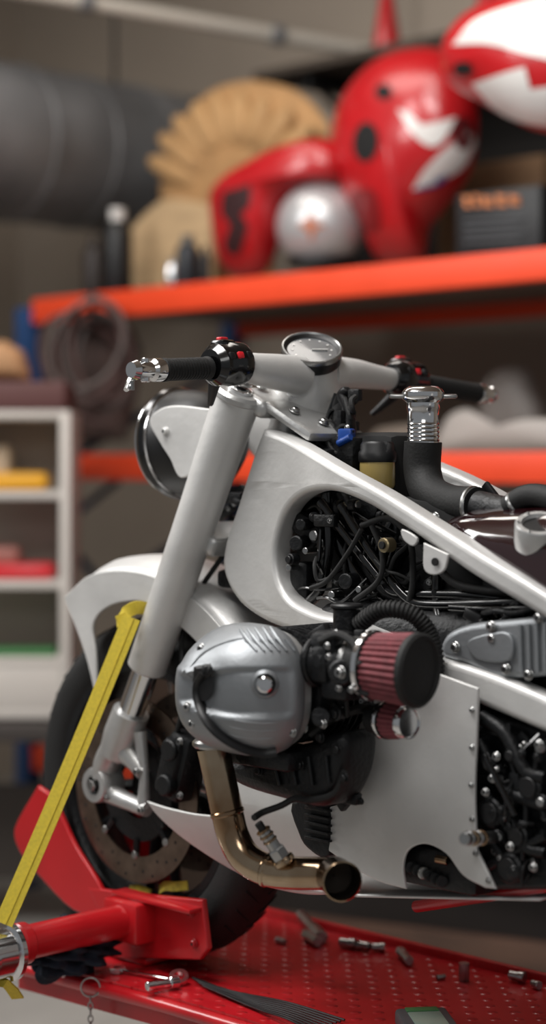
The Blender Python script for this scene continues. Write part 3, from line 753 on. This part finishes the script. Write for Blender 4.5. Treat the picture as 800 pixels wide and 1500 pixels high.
# lower black engine guard under cylinder
mb=MB()
mb.add(plate(pl([(345,1108),(400,1100),(470,1085),(525,1070),(528,1120),(510,1165),(490,1178),(440,1168),(380,1150),(350,1130)],-.24,4),-.24,.08,.02),BLKM)
mb.add(box(W(400,1105,-.27),(.14,.08,.03),.008),BLKM)
for a,b in ((470,1080),(495,1098),(440,1120),(505,1140),(380,1128)): bolt(W(a,b,-.281),(0,-1,0),.006,mb,BLKM)
for k in range(4): mb.add(tube([W(400+k*26,1108,-.283),W(410+k*24,1150,-.283)],.003,6),BLKM)
mb.add(tube(crv([W(372,1198,-.34),W(385,1190,-.32),W(412,1180,-.30),W(432,1170,-.29),W(455,1172,-.29),W(490,1162,-.28),W(505,1130,-.28)],8),.005,8),RUB)
mb.obj('sump_cover',bike)
# header pipe
mb=MB()
pp_=[W(312,1095,-.34),W(322,1140,-.335),W(333,1190,-.33),W(342,1225,-.325),W(360,1256,-.32),W(392,1274,-.31),W(430,1279,-.295),W(478,1280,-.285)]
pp_.append(pp_[-1]+Vector((.022,-.004,0)))
mb.add(tube(crv(pp_,8),.0235,32,False),BRASS)
a=pp_[-1]; dx=Vector((.86,-.51,-.0)).normalized()
a=a-dx*.004
mb.add(lathe([(.0235,-.010),(.027,-.002),(.0275,.032),(.0285,.036),(.0262,.037),(.0252,.030)],a,dx,36,cap=False),BRASS)
mb.add(lathe([(.0254,.033),(.0245,.0),(.001,-.004)],a,dx,28,cap=False),M('sooty_metal','2A241F',.8,.5))  # darker inner wall of the pipe mouth
for i0 in (2,5): mb.add(lathe([(.0235,-.004),(.0252,-.002),(.0252,.002),(.0235,.004)],pp_[i0],(pp_[i0+1]-pp_[i0-1]),28,cap=False),BRASS)
mb.add(cyl(pp_[0]+Vector((0,0,.012)),pp_[0],.03,24),STEEL)
mb.obj('exhaust_header',bike)
mb=MB(); a=W(412,1255,-.315); b_=W(378,1205,-.34)
d_=(b_-a); mb.add(cyl(a-d_*.1,a+d_*.25,.013,6),STEEL); mb.add(cyl(a+d_*.2,a+d_*.75,.009),STEEL); 
for k in range(3): mb.add(cyl(a+d_*(.45+.14*k),a+d_*(.52+.14*k),.011),BRASS)
mb.add(cyl(a+d_*.75,a+d_*1.0,.006),RUB); mb.add(cyl(a-d_*.2,a-d_*.02,.016),BRASS); mb.obj('oxygen_sensor',bike)
# air filters
def pod(name,p,ax,L,r0,r1,capm,n=34,ct=.012):
    mb=MB(); p=Vector(p); ax=Vector(ax).normalized()
    mb.add(lathe([(r0*.85,-.022),(r0*.85,0),(r0*1.12,.0),(r0*1.12,.010),(r0,.012)],p,ax,36),RUB)
    mb.add(lathe([(r0*1.13,.001),(r0*1.16,.002),(r0*1.16,.008),(r0*1.13,.009)],p,ax,36,cap=False),CHROME)
    def rm(a,i): return 1+.085*abs(math.sin(a*n/2))-.06
    g=lathe([(r0*1.02,.010),(r0*1.07,.014),(r1*1.01,L-ct+.002),(r1*.97,L-ct+.004)],p,ax,n*8,rmod=rm); mb.add(g,REDF)
    mb.add(lathe([(r1*.9,L-ct-.001),(r1*1.04,L-ct),(r1*1.05,L-.004),(r1*.98,L),(r1*.90,L),(r1*.86,L-.003),(.0,L-.003)],p,ax,40),capm)
    mb.obj(name,bike)
FP=W(541,974,-.28); pod('air_filter',FP,(.985,.13,-.03),.086,.042,.049,RUB,32)
p=W(562,1054,-.23); pod('breather_filter',p,(1,-.06,.0),.052,.024,.022,CHROME,20)
mb=MB(); fb=FP; mb.add(cyl(fb-Vector((.10,.01,0)),fb,.033),BLKM)
for k in range(3): q=fb-Vector((.03+.03*k,.004*k,0)); mb.add(cyl(q,q+Vector((.009,0,0)),.038),STEEL if k==0 else BLKM)
mb.add(cyl(W(535,1005,-.27),W(535,1005,-.31),.014),BLKM); mb.add(cyl(W(500,985,-.30),W(500,985,-.322),.018),BLKM); bolt(W(500,985,-.322),(0,-1,0),.007,mb)
mb.add(box(W(488,945,-.29),(.05,.05,.04),.01),BLKM); mb.add(box(W(505,1008,-.29),(.05,.05,.03),.008),BLKM); mb.add(box(W(480,972,-.30),(.03,.04,.05),.006),BLKM)
mb.add(tube(crv([W(468,940,-.32),W(495,930,-.31),W(520,945,-.31),W(528,975,-.32)],6),.006,8),RUB)
mb.add(cyl(W(508,888,-.2),W(508,930,-.2),.02),BLKM); mb.add(cyl(W(508,884,-.2),W(508,892,-.2),.024),BLK)
mb.add(box(W(472,1000,-.27),(.03,.04,.09),.006),BLKM); mb.add(cyl(W(470,1050,-.28),W(470,1050,-.30),.014),BLKM)
for a,b in ((458,952),(466,978),(448,1040),(474,1060),(488,1015),(446,1066),(492,930)): bolt(W(a,b,-.295),(0,-1,0),.0055,mb)
for a,b in ((482,962),(497,1008),(515,1010),(480,946)): bolt(W(a,b,-.322),(0,-1,0),.004,mb)
hs=[W(525,915,-.2),W(560,893,-.2),W(605,900,-.18),W(632,935,-.16),W(638,985,-.16),W(625,1020,-.16)]; ln=crv(hs,8)
mb.add(tube(ln,.011,12),RUB)
for k in range(0,len(ln)-1): mb.add(cyl(ln[k],ln[k]+(ln[k+1]-ln[k]).normalized()*.004,.0132,12),RUB)
mb.add(tube(crv([W(450,935,-.25),W(480,925,-.22),W(510,940,-.22),W(530,930,-.2)],6),.006,8),RUB)
mb.add(tube(crv([W(455,1075,-.27),W(490,1050,-.26),W(520,1040,-.25),W(545,1035,-.22)],6),.007,8),RUB)
mb.obj('throttle_body',bike)
# silver gearbox cover
mb=MB(); mb.add(plate(pl([(660,945),(672,925),(705,912),(770,905),(850,895),(850,985),(770,992),(735,990),(700,972),(665,962)],-.11,4,(4,5)),-.11,.05,.010),COVER)
mb.add(plate(pl([(688,938),(735,925),(752,935),(748,968),(700,965)],-.137,4),-.137,.008,.003),COVER)
for k in range(5): mb.add(tube([W(762+k*12,915-k,-.138),W(764+k*12,985,-.138)],.003,8),COVER)
for a,b in ((668,948),(720,918),(742,980),(790,905),(775,988),(722,935)): bolt(W(a,b,-.137),(0,-1,0),.006,mb)
mb.obj('gearbox_cover',bike)
# right lower engine case
mb=MB()
mb.add(plate(pl([(700,1030),(760,1050),(900,1090),(900,1300),(740,1300),(705,1230)],-.10,3,(0,2,3,4)),-.10,.05,.008),BLKM)
for a,b,r_ in ((735,1187,.021),(775,1222,.017),(728,1108,.010),(792,1150,.02),(762,1268,.022),(765,1104,.010)):
    q=W(a,b,-.125); mb.add(cyl(q,q+Vector((0,-.028,0)),r_,28),BLKM); mb.add(cyl(q+Vector((0,-.028,0)),q+Vector((0,-.031,0)),r_*.7,24),BLK)
for P_,r_ in (([(702,1085),(725,1130),(745,1160),(800,1180)],.009),([(710,1160),(730,1190),(770,1240),(800,1250)],.008),([(705,1050),(740,1075),(770,1130),(800,1140)],.010),([(715,1270),(760,1245),(800,1225)],.006),([(745,1060),(750,1120),(770,1180),(765,1260)],.004),([(790,1080),(785,1140),(798,1200)],.004)):
    mb.add(tube(crv([W(a,b,-.145) for a,b in P_],6),r_,10),BLKM)
mb.add(tube([W(712,1110,-.16),W(755,1195,-.165)],.004,8),BLKG)
for a,b in ((728,1108),(765,1104),(712,1160),(735,1187),(790,1090),(748,1240),(782,1270),(722,1140)): bolt(W(a,b,-.156),(0,-1,0),.005,mb,BLKM if a%2 else STEEL)
mb.obj('gearbox_case',bike)
mb=MB(); a=W(680,1229,-.25); b_=W(728,1226,-.15); mb.add(cyl(a,b_,.0085),STEEL)
for k in range(4): q=a.lerp(b_,.1+.13*k); mb.add(cyl(q,q+(b_-a).normalized()*.006,.0105),BRASS if k%2 else STEEL)
mb.obj('footpeg_mount',bike)
mb=MB(); 
mb.add(plate(pl([(446,1172),(500,1165),(500,1250),(470,1240),(455,1215)],-.14,3),-.145,.05,.006),BLKM)
for k in range(5): mb.add(box(W(466,1185+k*11,-.172),(.05,.01,.004),.001),BLKM)
mb.add(box(W(650,1262,-.10),(.20,.1,.06),.012),BLKM)
for k in range(6): mb.add(cyl(W(602+k*9,1270+k*4,-.155),W(606+k*9,1271+k*4,-.155)+Vector((0,-.004,0)),.009,14),STEEL if k in(2,) else BLKM)
q=W(640,1258,-.165); mb.add(cyl(q,q+Vector((.02,0,.0)),.006),BRASS)
mb.add(tube([W(610,1328,-.05),W(700,1314,-.08),W(850,1290,-.12)],.009,12),REDT)
mb.obj('lower_internals',bike)
# interior tubes & hoses seen through the frame opening
mb=MB()
def T3(P_,r,mat,n=8,seg=10): mb.add(tube(crv([W(*q) for q in P_],n),r,seg),mat)
T3([(440,760,-.05),(470,740,-.05),(500,800,-.05),(545,870,-.05),(600,905,-.05)],.012,BLKG)
T3([(478,722,-.07),(482,790,-.07),(470,860,-.07),(450,885,-.07)],.009,BLKG)
T3([(500,722,-.06),(530,790,-.06),(560,860,-.06),(600,880,-.06)],.010,BLKM)
T3([(470,735,-.08),(520,800,-.08),(560,850,-.08),(580,868,-.08),(690,872,-.08),(790,885,-.08)],.008,BLKG)
T3([(500,740,-.085),(545,810,-.085),(590,870,-.085),(620,885,-.085),(720,884,-.085),(800,880,-.085)],.008,BLKG)
T3([(530,770,-.09),(570,760,-.09),(600,790,-.09),(605,850,-.09),(600,880,-.09)],.005,RUB)
T3([(530,775,-.1),(510,810,-.1),(480,850,-.1),(455,862,-.1)],.004,RUB)
T3([(545,770,-.1),(560,810,-.1),(555,850,-.1),(520,880,-.1)],.0045,RUB)
T3([(620,800,-.09),(660,850,-.09),(710,865,-.09),(790,868,-.09)],.006,RUB)
T3([(660,890,-.1),(720,893,-.1),(800,890,-.1)],.006,BLKG)
T3([(640,830,-.08),(640,880,-.08),(650,930,-.1)],.008,BLKG)
T3([(430,800,-.07),(444,785,-.07),(456,800,-.07),(468,788,-.07)],.004,RUB)
mb.add(box(W(452,770,-.06),(.045,.03,.035),.006,roty(20)),BLKM); mb.add(box(W(540,740,-.05),(.06,.03,.03),.006,roty(30)),BLKM); mb.add(box(W(620,850,-.05),(.08,.03,.05),.008,roty(28)),BLK); mb.add(box(W(445,850,-.06),(.04,.03,.06),.008),BLKM)
for k in range(7): mb.add(box(W(545+k*7,800+k*3,-.07),(.004,.03,.035),.001,roty(20)),BLKM)
q=W(574,798,-.10); mb.add(cyl(q,q+Vector((0,-.02,0)),.011),M('bronze','9A8B6C',.8,.4)); mb.add(cyl(q+Vector((0,-.02,0)),q+Vector((0,-.024,0)),.006),DARK)
for a,b,r_ in ((448,795,.012),(462,806,.005),(455,768,.009),(438,830,.005),(520,850,.012),(540,862,.005),(500,870,.006)):
    q=W(a,b,-.07); mb.add(cyl(q,q+Vector((.006,-.03,0)),r_),BLKM if r_>.008 else STEEL)
mb.obj('frame_tubes_and_hoses',bike)
# small fittings: mostly hoses, flat brackets with a bolt, stepped caps
def greeb(name,x0,y0,x1,y1,Ya,Yb,n,seed,fs=.2,hose=.35):
    r=random.Random(seed); mb=MB()
    for k in range(n):
        Y=r.uniform(Ya,Yb); p=W(r.uniform(x0,x1),r.uniform(y0,y1),Y); t=r.random()
        if t<fs: bolt(p,(r.uniform(0,.5),-1,r.uniform(-.1,.1)),r.uniform(.003,.006),mb,r.choice([STEEL,BLKM,BLKM]))
        elif t<fs+hose:
            q=W(r.uniform(x0,x1),r.uniform(y0,y1),Y); d=q-p
            if d.length>.11: q=p+d*(.11/d.length)
            m=p.lerp(q,.5)+Vector((r.uniform(-.015,.015),-.012,r.uniform(-.03,.0)))
            mb.add(tube(crv([p,p.lerp(m,.5)+Vector((0,-.006,.004)),m,q],5),r.uniform(.002,.005),8),r.choice([RUB,RUB,BLKG,BLKM]))
        elif t<fs+hose+.25:
            ang=r.choice([0,0,20,-28,45,90]); s1=r.uniform(.02,.05); s2=r.uniform(.01,.022)
            mb.add(box(p,(s1,r.uniform(.006,.016),s2),.003,roty(ang)),r.choice([BLKM,BLKM,BLK]))
            if r.random()<.5: bolt(p+roty(ang)@Vector((s1*.3,-.006,0)),(0,-1,0),.0035,mb,STEEL)
        else:
            rr=r.uniform(.006,.014); ax=Vector(r.choice([(0,-1,0),(0,-1,0),(.6,-.8,0),(1,0,.1)])).normalized(); L=r.uniform(.008,.018)
            mb.add(cyl(p,p+ax*L,rr,18),r.choice([BLKM,BLK])); mb.add(cyl(p+ax*L,p+ax*(L+.004),rr*.65,14),r.choice([BLKM,BLK,BLK,STEEL]))
    mb.obj(name,bike)
greeb('wiring_details',430,735,640,890,-.09,-.05,42,1,.14,.4)
greeb('intake_details',450,925,535,1060,-.27,-.2,40,2,.3,.3)
greeb('gearbox_details',705,1070,800,1290,-.15,-.12,44,3,.25,.3)
greeb('steering_details',400,605,520,660,-.04,.05,34,4,.2,.45)
greeb('cable_details',480,570,522,640,-.02,.04,18,8,.1,.6)
greeb('subframe_details',640,880,800,905,-.11,-.07,14,6,.2)
greeb('bracket_details',330,720,355,800,-.02,.05,12,9,.3)
greeb('tank_side_details',655,722,740,745,.0,.06,14,10,.25,.4)
greeb('crankcase_details',455,1060,530,1180,-.22,-.17,18,12,.3)
greeb('caliper_details',225,1060,300,1200,-.06,.02,30,13,.25,.4)
# coolant filler
fl=W(620,600,0); S=F/((fl-C).dot(Vector((-s45,s45,0)))); mb=MB()
zt_=W(620,566,0).z; zb_=W(620,652,0).z; r_=23/S; H=zt_-zb_
pr=[(r_,0),(r_*1.0,H*.05)]
for k in range(5): pr+=[(r_,H*(.06+.07*k)),(r_*1.05,H*(.075+.07*k)),(r_,H*(.10+.07*k))]
pr+=[(r_,H*.6),(r_*1.05,H*.62),(r_*1.05,H*.72),(r_*1.15,H*.74),(r_*1.3,H*.78),(r_*1.35,H*.84),(r_*1.35,H*.9),(r_*1.2,H*.95),(r_*.9,H),(.0,H)]
mb.add(lathe(pr,(fl.x,0,zb_),(.0,0,1),40),CHROME)
for a in (225,45):
    d=Vector((math.cos(math.radians(a)),math.sin(math.radians(a)),0)); mb.add(box((fl.x+d.x*r_*1.55,d.y*r_*1.55,zb_+H*.83),(.03,.016,.007),.003,rotz(a)),STEEL)
mb.obj('filler_neck',bike)
mb=MB(); hz_=[Vector((fl.x,0,zb_+.005)),W(619,690,0),W(630,722,-.01),W(660,738,-.02),W(700,742,-.03)]
mb.add(tube(crv(hz_,8),.029,28),RUB); q=hz_[-1]; mb.add(cyl(q-Vector((.012,0,0)),q-Vector((.004,0,0)),.0305,28),STEEL)
mb.add(tube([q,q+Vector((.12,-.0,-.02))],.024,24),BLKM)
mb.add(tube(crv([W(745,742,-.05),W(770,727,-.05),W(800,728,-.05),W(860,750,-.05)],6),.016,16),RUB)
mb.add(cyl(W(752,738,-.05),W(757,735,-.05),.018),STEEL)
mb.obj('coolant_hose',bike)
mb=MB(); rv=W(553,715,-.03); S=F/((rv-C).dot(Vector((-s45,s45,0))))
mb.add(lathe([(24/S,0),(26/S,.005),(26/S,38/S),(24/S,40/S)],rv,(0,0,1),28),AMB); mb.add(lathe([(27/S,38/S),(28/S,41/S),(28/S,52/S),(25/S,56/S),(25/S,64/S),(22/S,68/S),(0,68/S)],rv,(0,0,1),28),BLK)
mb.add(box(W(512,668,-.02),(.05,.04,.06),.006),BLKM)
mb.obj('brake_reservoir',bike)
mb=MB(); mb.add(box(W(508,640,-.03),(.024,.022,.026),.004,rotz(20)),BLU2); mb.add(cyl(W(496,650,-.04),W(514,640,-.04),.006),BLU2)
mb.add(tube(crv([W(500,640,0),W(492,600,0),W(505,572,0),W(520,590,0.02)],6),.007,10),BLK)
mb.add(tube(crv([W(515,650,0),W(512,610,0),W(500,578,0)],6),.009,10),BLK); mb.obj('wiring_connectors',bike)
# tank
rows=[]
for i in range(17):
    t=i/16; x=.70+.75*t; zb2=1.36-.30*t if t<.4 else 1.24-.05*(t-.4); zb2=max(zb2,1.2)
    zt2=1.395-.01*t+.02*math.sin(t*3); w=.105+.03*math.sin(min(1,t*2)*1.57)
    if i==0: w*=.75; zt2-=.01
    if i==16: w*=.5
    row=[]
    for k in range(23):
        a=math.pi*k/22; c_,s_=math.cos(a),math.sin(a)
        row.append(Vector((x,w*math.copysign(abs(c_)**.8,c_),zb2+(zt2-zb2)*abs(s_)**.7)))
    rows.append(row)
tg=loft(rows,True,True); mb=MB(); mb.add(tg,MAROON); mb.obj('fuel_tank',bike,ang=60)
bv=bvh(tg); mb=MB(); fc=hit(bv,790,771,.0) or W(790,772,-.1); fn=Vector((.30,-.36,.88)).normalized()
mb.add(lathe([(.018,-.03),(.034,-.03),(.034,.003),(.032,.006),(.025,.006),(.023,.001),(.018,-.004)],fc,fn,48,cap=False),ALU2)
mb.add(lathe([(.0235,.001),(.0,.001)],fc,fn,32,cap=False),BLK)
for k in range(6): a=k*math.pi/3; x_,y_,_=frame_of(fn); bolt(fc+fn*.006+(x_*math.cos(a)+y_*math.sin(a))*.0285,fn,.0022,mb,STEEL,False)
mb.obj('filler_cap_ring',bike)
mb=MB(); mb.add(pillow([Vector(p) for p in [(1.2,0,1.3),(1.3,0,1.42),(1.5,0,1.42),(1.8,0,1.5),(1.9,0,1.46),(1.75,0,1.36),(1.5,0,1.28)]],(0,-1,0),.11,1.0),ALU); mb.obj('tail_section',bike)
mb=MB(); mb.add(tube([(.98,.11,1.0),(1.48,.11,.905)],[.04,.03],16),ALU2); mb.add(cyl((1.48,.12,.905),(1.48,-.02,.905),.03),ALU2); mb.add(tube([(1.0,-.11,1.2),(1.6,-.09,1.36)],.016,12),BLKM); mb.add(tube([(1.0,.11,1.2),(1.6,.09,1.36)],.016,12),BLKM); mb.obj('swingarm',bike)

# ================================================================= LIGHT
def area(name,loc,tgt,sx,sy,pw,col=(1,1,1)):
    l=bpy.data.lights.new(name,'AREA'); l.shape='RECTANGLE'; l.size=sx; l.size_y=sy; l.energy=pw; l.color=col
    o=bpy.data.objects.new(name,l); scene.collection.objects.link(o); o.location=loc
    o.rotation_euler=(Vector(tgt)-Vector(loc)).to_track_quat('-Z','Y').to_euler(); return o
area('ceiling_light',(.1,-1.0,3.7),(.3,-.4,1),2.0,.7,90,(1,.985,.965))
area('ceiling_light',(-2.2,-1.6,3.4),(0,0,1.1),1.1,1.6,84,(1,.99,.97))
area('ceiling_light',(3.0,-2.6,3.2),(.6,0,1.1),1.4,.9,20,(1,.99,.97))
area('ceiling_light',(-1.2,.9,3.7),(-1.0,2.4,1.6),2.5,.8,40,(1,.94,.87))
w=bpy.data.worlds.new('world'); scene.world=w; w.use_nodes=True; bg=w.node_tree.nodes['Background']; bg.inputs[0].default_value=(.94,.97,1,1); bg.inputs[1].default_value=.22
# ================================================================= CAMERA
cam=bpy.data.cameras.new('camera'); co=bpy.data.objects.new('camera',cam); scene.collection.objects.link(co); scene.camera=co
co.location=C; co.rotation_euler=Vector((-s45,s45,0)).to_track_quat('-Z','Y').to_euler()
cam.sensor_fit='AUTO'; cam.sensor_width=36; cam.lens=F/1500*36; cam.shift_y=-(750-HY)/1500
cam.dof.use_dof=True; cam.dof.focus_distance=2.85; cam.dof.aperture_fstop=1.55; cam.clip_start=.05
